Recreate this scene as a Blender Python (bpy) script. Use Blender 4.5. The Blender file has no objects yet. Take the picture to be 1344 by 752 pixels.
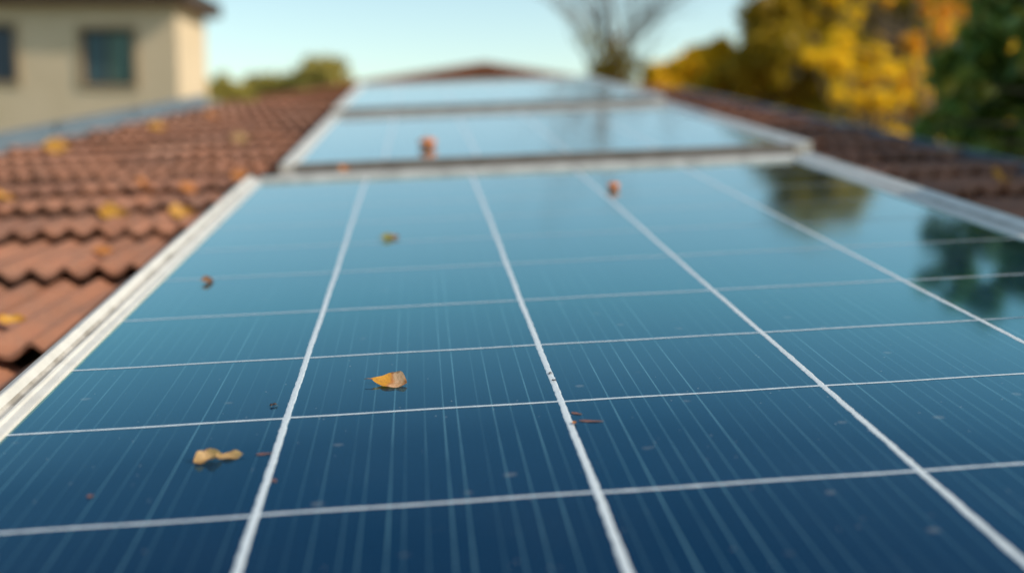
import bpy, bmesh, math, random
import numpy as np
from mathutils import Matrix, Vector, Euler
R = math.radians
random.seed(7); rng = np.random.default_rng(7)
S = bpy.context.scene
COL = S.collection

# ------------------------------------------------------------------ camera
PW, PH, FPX = 1344.0, 752.0, 1339.0          # photograph size and focal length in its pixels
PITCH = R(6.7)
CAM = Vector((0, 0, 5.0))
H = 0.30                                     # height of the lens over the glass
cam = bpy.data.cameras.new('camera'); co = bpy.data.objects.new('camera', cam); COL.objects.link(co)
co.location = CAM; co.rotation_euler = (R(90) - PITCH, 0, 0)
cam.sensor_width = 36; cam.lens = 36 * FPX / PW
cam.clip_start = 0.02; cam.clip_end = 3000
cam.dof.use_dof = True; cam.dof.focus_distance = 0.895; cam.dof.aperture_fstop = 2.1
S.camera = co

# ------------------------------------------------------------------ light
SUN_EL, SUN_AZ = R(36), R(106)                # azimuth from +Y towards +X
w = bpy.data.worlds.new('World'); S.world = w; w.use_nodes = True
wn = w.node_tree.nodes; wl = w.node_tree.links
bgn = wn['Background']
sky = wn.new('ShaderNodeTexSky'); sky.sky_type = 'NISHITA'; sky.sun_disc = False
sky.sun_elevation = SUN_EL; sky.sun_rotation = SUN_AZ
sky.air_density = 1.0; sky.dust_density = 1.0; sky.ozone_density = 1.0
tint = wn.new('ShaderNodeMix'); tint.data_type = 'RGBA'; tint.blend_type = 'MULTIPLY'; tint.inputs[0].default_value = 1
tint.inputs[7].default_value = (1.01, 1.035, .885, 1)
wl.new(sky.outputs[0], tint.inputs[6]); wl.new(tint.outputs[2], bgn.inputs[0]); bgn.inputs[1].default_value = 0.15
sl = bpy.data.lights.new('sun', 'SUN'); sl.energy = 3.1; sl.angle = R(0.6); sl.color = (1, .87, .70)
so = bpy.data.objects.new('sun', sl); COL.objects.link(so)
sd = Vector((math.sin(SUN_AZ) * math.cos(SUN_EL), math.cos(SUN_AZ) * math.cos(SUN_EL), math.sin(SUN_EL)))
so.rotation_euler = sd.to_track_quat('Z', 'Y').to_euler(); so.location = (8, 6, 14)
S.view_settings.view_transform = 'Standard'; S.view_settings.look = 'None'
S.view_settings.gamma = 1; S.view_settings.exposure = 0.45
S.cycles.use_denoising = True
S.cycles.max_bounces = 8; S.cycles.transparent_max_bounces = 8
S.cycles.sample_clamp_indirect = 6

# ------------------------------------------------------------------ roof frame: u across, v up the slope, w out of the glass
def c2w(c):
    a, b, d = c
    return Vector((a, d * math.cos(PITCH) - b * math.sin(PITCH), -d * math.sin(PITCH) - b * math.cos(PITCH)))
def pray(x, y): return c2w((x - PW / 2, y - PH / 2, FPX))
VV = pray(545, 40).normalized()
WW = VV.cross(pray(17000, -460)).normalized()
if WW.z < 0: WW = -WW
UU = VV.cross(WW).normalized()
ORG = CAM - WW * H
M = Matrix(((UU.x, VV.x, WW.x, ORG.x), (UU.y, VV.y, WW.y, ORG.y), (UU.z, VV.z, WW.z, ORG.z), (0, 0, 0, 1)))
MI = M.inverted()
def hit(x, y, wz=0.0):                       # local point of the roof frame at height wz
    d = pray(x, y); t = (wz - H) / d.dot(WW)
    return MI @ (CAM + d * t)
def at(x, y, Y):                             # world point at depth Y
    d = pray(x, y); return CAM + d * (Y / d.y)

# ------------------------------------------------------------------ helpers
def link(name, me, mat=None, parent=None):
    o = bpy.data.objects.new(name, me); COL.objects.link(o)
    if mat is not None and me is not None: me.materials.append(mat)
    if parent is not None: o.parent = parent
    return o
def tag(o, label=None, cat=None, group=None, kind=None):
    if label: o['label'] = label
    if cat: o['category'] = cat
    if group: o['group'] = group
    if kind: o['kind'] = kind
    return o
def empty(name, mw, label, cat, group=None):
    o = bpy.data.objects.new(name, None); COL.objects.link(o); o.matrix_world = mw; o.empty_display_size = .1
    return tag(o, label, cat, group)
def pyd(name, V, F, mat=None, parent=None, smooth=False):
    me = bpy.data.meshes.new(name)
    me.from_pydata([tuple(v) for v in V], [], [tuple(f) for f in F]); me.update()
    if smooth: me.polygons.foreach_set('use_smooth', [True] * len(me.polygons))
    return link(name, me, mat, parent)
def box_vf(x0, x1, y0, y1, z0, z1, n=0):
    V = [(x0,y0,z0),(x1,y0,z0),(x1,y1,z0),(x0,y1,z0),(x0,y0,z1),(x1,y0,z1),(x1,y1,z1),(x0,y1,z1)]
    F = [(0,3,2,1),(4,5,6,7),(0,1,5,4),(1,2,6,5),(2,3,7,6),(3,0,4,7)]
    return V, [tuple(i + n for i in f) for f in F]
def boxes(name, L, mat, parent=None, bevel=0):
    V, F = [], []
    for b in L:
        v, f = box_vf(*b, n=len(V)); V += v; F += f
    o = pyd(name, V, F, mat, parent)
    if bevel:
        m = o.modifiers.new('bevel', 'BEVEL'); m.width = bevel; m.segments = 2; m.limit_method = 'ANGLE'
    return o
def tube(V, F, pts, rads, n=7):
    base = len(V); pts = [Vector(p) for p in pts]
    for i, p in enumerate(pts):
        d = (pts[min(i + 1, len(pts) - 1)] - pts[max(i - 1, 0)]).normalized()
        a = d.orthogonal().normalized() if i == 0 else (a - d * a.dot(d)).normalized()
        b = d.cross(a)
        for k in range(n):
            t = 2 * math.pi * k / n
            V.append(p + (a * math.cos(t) + b * math.sin(t)) * rads[i])
    for i in range(len(pts) - 1):
        for k in range(n):
            k2 = (k + 1) % n
            F.append((base + i*n + k, base + i*n + k2, base + (i+1)*n + k2, base + (i+1)*n + k))
    F.append(tuple(base + k for k in reversed(range(n)))); F.append(tuple(base + (len(pts)-1)*n + k for k in range(n)))

class NT:
    def __init__(s, name):
        s.m = bpy.data.materials.new(name); s.m.use_nodes = True
        s.n = s.m.node_tree.nodes; s.l = s.m.node_tree.links; s.b = s.n['Principled BSDF']
        s.out = s.n['Material Output']
    def N(s, t, **k):
        x = s.n.new(t)
        for a, v in k.items(): setattr(x, a, v)
        return x
    def L(s, a, b): s.l.new(a, b)
    def val(s, sock, v):
        if isinstance(v, (int, float)): sock.default_value = v
        else: s.l.new(v, sock)
    def math(s, op, a, b=None, c=None, clamp=False):
        x = s.N('ShaderNodeMath', operation=op); x.use_clamp = clamp
        s.val(x.inputs[0], a)
        if b is not None: s.val(x.inputs[1], b)
        if c is not None: s.val(x.inputs[2], c)
        return x.outputs[0]
    def coord(s, which='Object', scale=None):
        t = s.N('ShaderNodeTexCoord').outputs[which]
        if scale is not None:
            mp = s.N('ShaderNodeMapping'); mp.inputs['Scale'].default_value = scale; s.L(t, mp.inputs[0]); t = mp.outputs[0]
        return t
    def noise(s, scale, detail=3, rough=.5, vec=None, dist=0):
        x = s.N('ShaderNodeTexNoise'); x.inputs['Scale'].default_value = scale
        x.inputs['Detail'].default_value = detail; x.inputs['Roughness'].default_value = rough; x.inputs['Distortion'].default_value = dist
        s.L(vec if vec is not None else s.coord(), x.inputs['Vector']); return x.outputs['Fac']
    def ramp(s, fac, stops, interp='LINEAR'):
        x = s.N('ShaderNodeValToRGB'); e = x.color_ramp; e.interpolation = interp
        while len(e.elements) < len(stops): e.elements.new(.5)
        for el, (p, c) in zip(e.elements, stops):
            el.position = p; el.color = (*c, 1) if len(c) == 3 else c
        s.val(x.inputs[0], fac); return x.outputs[0]
    def mix(s, f, a, b, mode='MIX'):
        x = s.N('ShaderNodeMix', data_type='RGBA', blend_type=mode)
        s.val(x.inputs[0], f)
        for i, v in ((6, a), (7, b)):
            if isinstance(v, tuple): x.inputs[i].default_value = (*v, 1)
            else: s.L(v, x.inputs[i])
        return x.outputs[2]
    def bump(s, h, strength=.3, dist=.01):
        x = s.N('ShaderNodeBump'); x.inputs['Strength'].default_value = strength; x.inputs['Distance'].default_value = dist
        s.L(h, x.inputs['Height']); s.L(x.outputs[0], s.b.inputs['Normal'])
    def base(s, c):
        if isinstance(c, tuple): s.b.inputs['Base Color'].default_value = (*c, 1)
        else: s.L(c, s.b.inputs['Base Color'])
    def set(s, **k):
        for a, v in k.items(): s.val(s.b.inputs[a.replace('_', ' ')], v)
        return s.m

def plain(name, c, c2=None, scale=8, rough=.6, bump=0, metal=0, spec=.5):
    t = NT(name)
    if c2: t.base(t.ramp(t.noise(scale, 5, .6), [(.3, c), (.7, c2)]))
    else: t.base(c)
    if bump: t.bump(t.noise(scale * 6, 4, .6), bump, .005)
    t.set(Roughness=rough, Metallic=metal); t.b.inputs['Specular IOR Level'].default_value = spec
    return t.m

# ------------------------------------------------------------------ materials
COLS = [-.395*H, .346*H, 1.087*H, 1.845*H]                   # the four pale ribbons of the near panel
ROWS = [.34*H, .91*H, 1.48*H, 2.05*H, 2.62*H, 3.144*H, 3.708*H, 4.335*H, 4.93*H, 5.5*H, 6.08*H, 6.65*H]

def mat_glass():
    t = NT('solar_glass')
    sep = t.N('ShaderNodeSeparateXYZ'); t.L(t.coord(), sep.inputs[0]); x, y = sep.outputs[0], sep.outputs[1]
    sp = .0465 * H
    # slow wander of the fingers
    wob = t.math('MULTIPLY', t.math('SUBTRACT', t.noise(3.0, 1, .5, t.coord('Object', (1, .6, 1))), .5), .004)
    q = t.math('DIVIDE', t.math('ADD', x, wob), sp)
    idx = t.math('FLOOR', q); fr = t.math('FRACT', q)
    row = t.math('FLOOR', t.math('DIVIDE', t.math('SUBTRACT', y, 2.05*H), .565*H))
    col = t.math('FLOOR', t.math('DIVIDE', t.math('SUBTRACT', x, -.395*H), .745*H))
    def wnoise(a, b=None):
        n = t.N('ShaderNodeTexWhiteNoise', noise_dimensions='2D'); cx = t.N('ShaderNodeCombineXYZ')
        t.val(cx.inputs[0], a)
        if b is not None: t.val(cx.inputs[1], b)
        t.L(cx.outputs[0], n.inputs['Vector']); return n.outputs['Value']
    r1 = wnoise(idx); r2 = wnoise(t.math('ADD', idx, 77.3), row); r3 = wnoise(t.math('ADD', idx, 31.7))
    ctr = t.math('ADD', .32, t.math('MULTIPLY', r3, .36))
    d = t.math('MULTIPLY', t.math('ABSOLUTE', t.math('SUBTRACT', fr, ctr)), sp)
    ln = t.N('ShaderNodeMapRange', interpolation_type='SMOOTHSTEP')
    t.L(d, ln.inputs[0]); ln.inputs[1].default_value = .00085; ln.inputs[2].default_value = .00040
    ln.inputs[3].default_value = 0; ln.inputs[4].default_value = 1
    amp = t.math('ADD', t.math('MULTIPLY', t.math('POWER', r1, 1.3), .75), t.math('MULTIPLY', r2, .25))
    brk = t.ramp(t.noise(26, 3, .6, t.coord('Object', (1, .25, 1))), [(.30, (.25,)*3), (.62, (1,)*3)])
    line = t.math('MULTIPLY', t.math('MULTIPLY', ln.outputs[0], amp), brk)
    # silicon: navy with a fine grain, each cell a touch different
    cellv = wnoise(t.math('ADD', col, 5.1), t.math('ADD', row, 9.7))
    rowv = wnoise(3.3, t.math('ADD', row, 40.2))
    c = t.ramp(cellv, [(0, (.0014, .0160, .048)), (1, (.0026, .0225, .060))])
    c = t.mix(t.math('MULTIPLY', rowv, .30), c, (.002, .018, .044))
    gv = t.N('ShaderNodeTexVoronoi', feature='F1'); gv.inputs['Scale'].default_value = 520; t.L(t.coord(), gv.inputs['Vector'])
    grain = t.ramp(t.noise(900, 2, .7), [(.35, (.55,)*3), (.7, (1.7,)*3)])
    c = t.mix(1.0, c, grain, 'MULTIPLY')
    c = t.mix(t.math('MULTIPLY', line, .85), c, (.085, .20, .26))
    # dust: thin film, streaks and specks lying on the glass
    film = t.ramp(t.noise(5, 5, .6), [(.35, (0,)*3), (.75, (1,)*3)])
    c = t.mix(t.math('MULTIPLY', film, .012), c, (.45, .50, .50))
    vo = t.N('ShaderNodeTexVoronoi', feature='F1'); vo.inputs['Scale'].default_value = 95; t.L(t.coord(), vo.inputs['Vector'])
    spk = t.math('MULTIPLY', t.math('LESS_THAN', vo.outputs['Distance'], .075), t.math('GREATER_THAN', t.noise(60, 2), .55))
    c = t.mix(t.math('MULTIPLY', spk, .38), c, (.40, .42, .42))
    vo2 = t.N('ShaderNodeTexVoronoi', feature='F1'); vo2.inputs['Scale'].default_value = 17; t.L(t.coord('Object', (1, 1.4, 1)), vo2.inputs['Vector'])
    dist2 = t.math('ADD', vo2.outputs['Distance'], t.math('MULTIPLY', t.noise(160, 3, .7), .10))
    blot = t.N('ShaderNodeMapRange', interpolation_type='SMOOTHSTEP'); t.L(dist2, blot.inputs[0])
    blot.inputs[1].default_value = .15; blot.inputs[2].default_value = .09; blot.inputs[3].default_value = 0; blot.inputs[4].default_value = 1
    c = t.mix(t.math('MULTIPLY', blot.outputs[0], .22), c, (.30, .30, .29))
    t.base(c)
    ro = t.math('ADD', .055, t.math('MULTIPLY', film, .05))
    t.L(ro, t.b.inputs['Roughness'])
    # coated cover glass: weak bluish reflection seen steeply, strong and colourless at grazing angles
    t.b.inputs['Specular IOR Level'].default_value = 0
    bp = t.N('ShaderNodeBump'); bp.inputs['Strength'].default_value = .02; bp.inputs['Distance'].default_value = .002
    t.L(t.noise(14, 2, .5), bp.inputs['Height'])
    lw = t.N('ShaderNodeLayerWeight'); lw.inputs['Blend'].default_value = .5      # Facing = 1 - cos
    fr_ = t.ramp(lw.outputs['Facing'], [(0, (.012,)*3), (.45, (.025,)*3), (.53, (.060,)*3), (.62, (.15,)*3), (.72, (.47,)*3), (.755, (.58,)*3), (.84, (.78,)*3), (.905, (.90,)*3), (1, (1,)*3)])
    gc = t.ramp(lw.outputs['Facing'], [(.50, (.40,.75,1)), (.62, (.45,.88,1)), (.74, (.56,1,.96)), (.84, (.82,1,.96)), (.92, (.98,1,.97))])
    gl = t.N('ShaderNodeBsdfGlossy'); t.L(gc, gl.inputs['Color']); t.L(ro, gl.inputs['Roughness']); t.L(bp.outputs[0], gl.inputs['Normal'])
    mx = t.N('ShaderNodeMixShader'); t.L(fr_, mx.inputs[0]); t.L(t.b.outputs[0], mx.inputs[1]); t.L(gl.outputs[0], mx.inputs[2]); t.L(mx.outputs[0], t.out.inputs[0])
    return t.m
GLASS = mat_glass()

def mat_paint(name, c, dirt, rough=.42, metal=0):
    t = NT(name)
    n1 = t.noise(22, 6, .65); n2 = t.noise(260, 3, .6)
    col = t.ramp(n1, [(.36, dirt), (.56, c)])
    col = t.mix(t.math('MULTIPLY', t.math('GREATER_THAN', n2, .66), .5), col, dirt)
    t.base(col); t.bump(t.noise(420, 3, .6), .25, .001)
    t.set(Roughness=rough, Metallic=metal); return t.m
FRAME = mat_paint('white_aluminium', (.60, .575, .53), (.53, .505, .46), .30, .12)
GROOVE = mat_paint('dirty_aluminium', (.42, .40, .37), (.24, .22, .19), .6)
SHADED = mat_paint('shaded_aluminium', (.23, .215, .20), (.17, .155, .14), .5)  # near end rails: shade on their faces painted as darker metal, plus dirt blotches
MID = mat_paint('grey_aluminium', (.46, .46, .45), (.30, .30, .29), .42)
STEEL = plain('rail_steel', (.30, .31, .32), (.38, .39, .40), 30, .45, 0, .7)

def mat_ribbon():
    t = NT('ribbon_paste')
    n = t.noise(700, 4, .7)
    t.base(t.ramp(n, [(.3, (.36, .42, .46)), (.6, (.60, .65, .69))]))
    t.bump(t.noise(900, 4, .7), .4, .0006); t.set(Roughness=.3); return t.m
RIBBON = mat_ribbon()
SEAM = plain('seam_silver', (.50, .57, .62), (.62, .67, .71), 300, .16, 0, 0, .9)

def mat_tile():
    t = NT('terracotta')
    isl = t.N('ShaderNodeNewGeometry').outputs['Random Per Island']
    a = t.ramp(isl, [(0, (.19, .085, .055)), (.3, (.30, .130, .075)), (.7, (.34, .148, .086)), (.9, (.24, .110, .072)), (1, (.41,.21,.14))])
    bl = t.noise(4.5, 5, .6); a = t.mix(t.math('MULTIPLY', t.ramp(bl, [(.46, (0,)*3), (.64, (1,)*3)]), .5), a, (.15, .085, .06))
    n = t.noise(16, 6, .65)
    a = t.mix(t.math('MULTIPLY', t.ramp(n, [(.42, (0,)*3), (.70, (1,)*3)]), .55), a, (.20, .115, .085))
    n2 = t.noise(150, 4, .7)
    a = t.mix(t.math('MULTIPLY', t.ramp(n2, [(.55, (0,)*3), (.72, (1,)*3)]), .5), a, (.38, .23, .16))
    t.base(a); t.bump(t.noise(220, 5, .7), .35, .002); t.set(Roughness=.85)
    t.b.inputs['Specular IOR Level'].default_value = .3
    return t.m
TILE = mat_tile()

def mat_leaf(name, stops, trans=.45, rough=.5, scale=.0, mot=(0, 0, 0), motf=0.0, mots=200):
    t = NT(name)
    isl = t.N('ShaderNodeNewGeometry').outputs['Random Per Island']
    f = isl
    if scale: f = t.math('ADD', t.math('MULTIPLY', isl, .45), t.math('MULTIPLY', t.noise(scale, 2, .5), .62))
    c = t.ramp(f, stops)
    if motf:
        c = t.mix(t.math('MULTIPLY', t.ramp(t.noise(mots, 4, .65), [(.48, (0,)*3), (.62, (1,)*3)]), motf), c, mot)
    t.base(c); t.set(Roughness=rough)
    tr = t.N('ShaderNodeBsdfTranslucent'); t.L(c, tr.inputs[0])
    mx = t.N('ShaderNodeMixShader'); mx.inputs[0].default_value = trans
    t.L(t.b.outputs[0], mx.inputs[1]); t.L(tr.outputs[0], mx.inputs[2]); t.L(mx.outputs[0], t.out.inputs[0])
    return t.m
L_YELLOW = mat_leaf('leaf_yellow', [(0, (.60, .42, .01)), (.4, (.90, .62, .02)), (.75, (.96, .74, .03)), (1, (.85, .42, .02))], .58, .5, .9)
L_OLIVE = mat_leaf('leaf_olive', [(0, (.20, .17, .012)), (.4, (.34, .26, .016)), (.72, (.52, .35, .02)), (1, (.75, .45, .02))], .55, .5, .5)
L_GREEN = mat_leaf('leaf_green', [(0, (.08, .16, .045)), (.5, (.16, .27, .065)), (.75, (.21, .28, .05)), (.88, (.46, .34, .03)), (1, (.58, .14, .03))], .35, .35, 1.2)
L_FAR = mat_leaf('leaf_far', [(0, (.36, .34, .08)), (.5, (.52, .44, .11)), (1, (.66, .50, .13))], .5, .6, .2)
L_ORANGE = mat_leaf('leaf_orange', [(0, (.70, .13, .02)), (.42, (.85, .30, .03)), (.6, (.92, .55, .03)), (1, (.92, .68, .04))], .5, .5, 1.)
BARK = plain('bark', (.09, .065, .045), (.16, .12, .085), 9, .9, .6)
TWIG = plain('twig_bark', (.16, .13, .10), (.22, .18, .14), 9, .9)

# ------------------------------------------------------------------ ground
def mat_grass():
    t = NT('lawn'); a = t.ramp(t.noise(.35, 8, .65), [(.3, (.05, .07, .018)), (.6, (.10, .105, .03)), (.8, (.15, .12, .05))])
    t.base(a); t.bump(t.noise(20, 5, .7), .8, .05); t.set(Roughness=.95); return t.m
n = 40; V = []; F = []
for j in range(n + 1):
    for i in range(n + 1):
        x = (i / n - .5); y = (j / n - .5)
        x = math.copysign(abs(2*x) ** 2.2, x) * 1500; y = math.copysign(abs(2*y) ** 2.2, y) * 1500
        r = math.hypot(x, y)
        V.append((x, y, 0 if r < 50 else -0.0 + min(9, (r - 50) * .012) * (.6 + .4 * math.sin(x * .011) * math.cos(y * .009))))
for j in range(n):
    for i in range(n): a = j*(n+1)+i; F.append((a, a+1, a+n+2, a+n+1))
tag(pyd('ground', V, F, mat_grass(), None, True), kind='structure')

# ------------------------------------------------------------------ our house: stepped corrugated tile roof, walls, gutters
RW = -0.30 * H                                # level of the tile crests under the glass plane
V_RIDGE, V_EAVE = 20.6 * H, -3.2 * H
pL0, pL1 = hit(0, 203, RW), hit(262, 144, RW)
def uL(v): return pL0.x + (pL1.x - pL0.x) * (v - pL0.y) / (pL1.y - pL0.y)
pR = hit(1190, 190, RW); U_R = pR.x
house = empty('tiled_roof_house', M @ Matrix.Translation((0, 0, 0)), 'low house whose brown terracotta wave tile roof carries the row of solar panels', 'house')
def build_roof():
    pitch, amp, lift, th = .185 * H, .036 * H, .085 * H, .022 * H
    tw = pitch * 3
    cs = [V_EAVE, -1.7*H, -.2*H, 1.3*H, 2.8*H, 4.26*H, 5.78*H, 7.05*H, 8.1*H]
    while cs[-1] < V_RIDGE - 1.2*H: cs.append(cs[-1] + .98*H)
    cs.append(V_RIDGE)
    V, F, SM = [], [], []
    NS = 30
    for ci in range(len(cs) - 1):
        v0, v1 = cs[ci], cs[ci+1] + .12*H
        if ci == len(cs) - 2: v1 = cs[ci+1]
        u = -6.2 * H + random.random() * 0; off = (ci % 2) * pitch
        k = 0; umin = min(uL(v0), uL(v1)) ; u0 = umin - .1 - tw + off
        while u0 < U_R:
            jl = random.gauss(0, .006*H); jv = random.gauss(0, .02*H); jt = random.gauss(0, .006*H); js = random.gauss(0, .01*H)
            base = len(V); nv = 5
            ucl = [min(max(u0 + tw * s / NS, -9), U_R) for s in range(NS + 1)]
            for layer in (0, 1):
                for jn in range(nv + 1):
                    f = jn / nv; v = (v0 + jv) * (1 - f) + v1 * f
                    for s in range(NS + 1):
                        uu = ucl[s]
                        lim = uL(v) ; uu = max(uu, lim)
                        ph = 2 * math.pi * (uu - off) / pitch
                        wv = math.cos(ph); wv = wv * .8 + .2 * math.cos(2*ph) * .5
                        z = RW - amp + amp * wv + (lift + jl) * (1 - f) - .008*H + jt * (uu - u0) / tw - (th if layer else 0)
                        V.append((uu + js * (1 - f) * .5, v, z))
            st = NS + 1; lo = base + (nv + 1) * st
            for jn in range(nv):
                for s in range(NS):
                    a = base + jn*st + s
                    if V[a][0] >= V[a+1][0] - 1e-6 and V[a+st][0] >= V[a+st+1][0] - 1e-6: continue
                    F.append((a, a+1, a+st+1, a+st)); SM.append(True)
                    a += (nv + 1) * st; F.append((a, a+st, a+st+1, a+1)); SM.append(True)
            for s in range(NS):
                a = base + s; b = lo + s
                if V[a][0] >= V[a+1][0] - 1e-6: continue
                F.append((a, b, b+1, a+1)); SM.append(False)
            for jn in range(nv):
                a = base + jn*st; b = lo + jn*st
                F.append((a, a+st, b+st, b)); SM.append(False)
                a += NS; b += NS; F.append((a, b, b+st, a+st)); SM.append(False)
            u0 += tw
    # far slope, falling away behind the ridge
    me = bpy.data.meshes.new('roof'); me.from_pydata(V, [], F); me.update()
    me.polygons.foreach_set('use_smooth', SM)
    return link('roof', me, TILE, house)
build_roof()
Wd = MI.to_3x3() @ Vector((0, 0, -1))                     # world down in the roof frame
def skirt(name, pts, depth, mat, parent, thick=0.1):
    pass
uLe, uLr = uL(V_EAVE), uL(V_RIDGE)
# deck under the tiles, ridge caps, back slope
dz = RW - .15*H
pyd('roof_deck', [(uLe+.02, V_EAVE+.03, dz), (U_R-.02, V_EAVE+.03, dz), (U_R-.02, V_RIDGE, dz), (uLr+.02, V_RIDGE, dz),
    (uLe+.02, V_EAVE+.03, dz-.03), (U_R-.02, V_EAVE+.03, dz-.03), (U_R-.02, V_RIDGE, dz-.03), (uLr+.02, V_RIDGE, dz-.03)],
    [(0,1,2,3),(7,6,5,4),(0,4,5,1),(1,5,6,2),(2,6,7,3),(3,7,4,0)], plain('roof_timber', (.12,.08,.05), (.2,.14,.09), 10, .8), house)
V, F = [], []
bs = [Vector((uLr, V_RIDGE + .02, RW)), Vector((U_R, V_RIDGE + .02, RW)), Vector((U_R, V_RIDGE + 3.2, RW - 1.5)), Vector((uLr, V_RIDGE + 3.2, RW - 1.5))]
nx, ny = 60 * 10, 10
for j in range(ny + 1):
    for i in range(241):
        f, g = i / 240, j / ny
        p = (bs[0]*(1-f) + bs[1]*f)*(1-g) + (bs[3]*(1-f) + bs[2]*f)*g
        V.append(p + Vector((0, 0, -.02 + .010 * math.cos(2*math.pi*p.x/(.185*H)))))
for j in range(ny):
    for i in range(240): a = j*241+i; F.append((a, a+1, a+242, a+241))
pyd('back_slope', V, F, TILE, house, True)
# half round ridge caps
V, F = [], []
u = uLr
while u < U_R:
    u2 = min(u + .26, U_R); b = len(V)
    for e, (uu, r) in enumerate(((u, .036), (u2 + .012, .031))):
        for k in range(9):
            t = math.pi * k / 8; V.append((uu, V_RIDGE + .01 + math.cos(t) * r * 1.4, RW - .020 + math.sin(t) * r))
    for k in range(8): F.append((b+k, b+9+k, b+10+k, b+k+1))
    F.append(tuple(range(b, b+9))); F.append(tuple(reversed(range(b+9, b+18))))
    u = u2
pyd('ridge_cap', V, F, TILE, house, False)
# house walls in world axes hung under the roof
def down_to_ground(pts, mat, name):
    top = [M @ Vector(p) for p in pts]; bot = [Vector((p.x, p.y, -.1)) for p in top]
    k = len(pts); V = [MI @ p for p in top + bot]
    F = [(i, (i+1) % k, (i+1) % k + k, i + k) for i in range(k)] + [tuple(range(k)), tuple(reversed(range(k, 2*k)))]
    return pyd(name, V, F, mat, house)
down_to_ground([(uLe+.15, V_EAVE+.25, dz-.035), (uLr+.15, V_RIDGE, dz-.035), (uLr+.15, V_RIDGE+2.9, dz-1.5), (U_R-.15, V_RIDGE+2.9, dz-1.5), (U_R-.15, V_RIDGE, dz-.035), (U_R-.15, V_EAVE+.25, dz-.035)],
               plain('house_render', (.50,.44,.34), (.56,.50,.40), 4, .9, .3), 'wall')
# verge gutters (open channel, blue grey metal) down both sides
GUT = NT('gutter_metal'); GUT.base(GUT.ramp(GUT.noise(9, 5, .6), [(.3, (.10,.14,.175)), (.7, (.15,.20,.24))])); GUT.set(Roughness=.5); GUT = GUT.m
def gutter(p, q, sgn):
    prof = [(0, -.055), (0, .012), (.006*sgn, .016), (.010*sgn, .012), (.010*sgn, -.045), (.075*sgn, -.045), (.075*sgn, .038), (.070*sgn, .046), (.078*sgn, .050), (.088*sgn, .044), (.088*sgn, -.055)]
    V, F = [], []; k = len(prof); nseg = 14
    for j in range(nseg + 1):
        o = Vector(p).lerp(Vector(q), j / nseg)
        for (a, b) in prof: V.append((o.x + a, o.y, o.z + b))
    for j in range(nseg):
        for i in range(k):
            i2 = (i+1) % k; a = j*k; F.append((a+i, a+i2, a+k+i2, a+k+i))
    F.append(tuple(range(k))); F.append(tuple(nseg*k + i for i in reversed(range(k))))
    g = pyd('gutter', V, F, GUT, house)
    bm = bmesh.new(); bm.from_mesh(g.data); bmesh.ops.recalc_face_normals(bm, faces=bm.faces); bm.to_mesh(g.data); bm.free()
    L = []
    for j in range(1, 9):
        o = Vector(p).lerp(Vector(q), j / 9.3)
        x0, x1 = sorted((o.x + .004*sgn, o.x + .082*sgn)); boxes('gutter_bracket', [(x0, x1, o.y-.012, o.y+.012, o.z+.047, o.z+.053)], STEEL, g)
gz = RW - .042
gutter((uLe - .002, V_EAVE, gz+.056), (uLr - .002, V_RIDGE, gz+.056), -1)
gutter((U_R + .002, V_EAVE, gz), (U_R + .002, V_RIDGE, gz), 1)

# ------------------------------------------------------------------ solar panels
def rail(name, length, prof, mat, parent, loc, rotz, groove=None):
    """profile (s outward from the glass, z) extruded along local x"""
    V, F = [], []; k = len(prof); n = max(2, int(length / .02))
    for j in range(n + 1):
        x = length * j / n
        for (s, z) in prof: V.append((x, -s, z + (random.gauss(0, .00012) if z > 0 else 0)))
    for j in range(n):
        for i in range(k):
            i2 = (i+1) % k; a = j*k; F.append((a+i, a+i2, a+k+i2, a+k+i))
    F.append(tuple(range(k))); F.append(tuple(n*k + i for i in reversed(range(k))))
    o = pyd(name, V, F, mat, parent)
    bm = bmesh.new(); bm.from_mesh(o.data); bmesh.ops.recalc_face_normals(bm, faces=bm.faces); bm.to_mesh(o.data); bm.free()
    if groove is not None:
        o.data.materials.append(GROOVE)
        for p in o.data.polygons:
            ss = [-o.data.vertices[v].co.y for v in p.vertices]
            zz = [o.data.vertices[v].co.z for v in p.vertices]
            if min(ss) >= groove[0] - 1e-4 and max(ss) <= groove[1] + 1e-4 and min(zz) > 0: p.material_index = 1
    o.location = loc; o.rotation_euler = (0, 0, rotz)
    m = o.modifiers.new('bevel', 'BEVEL'); m.width = .0006; m.segments = 2; m.limit_method = 'ANGLE'; m.angle_limit = R(25)
    return o
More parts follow.
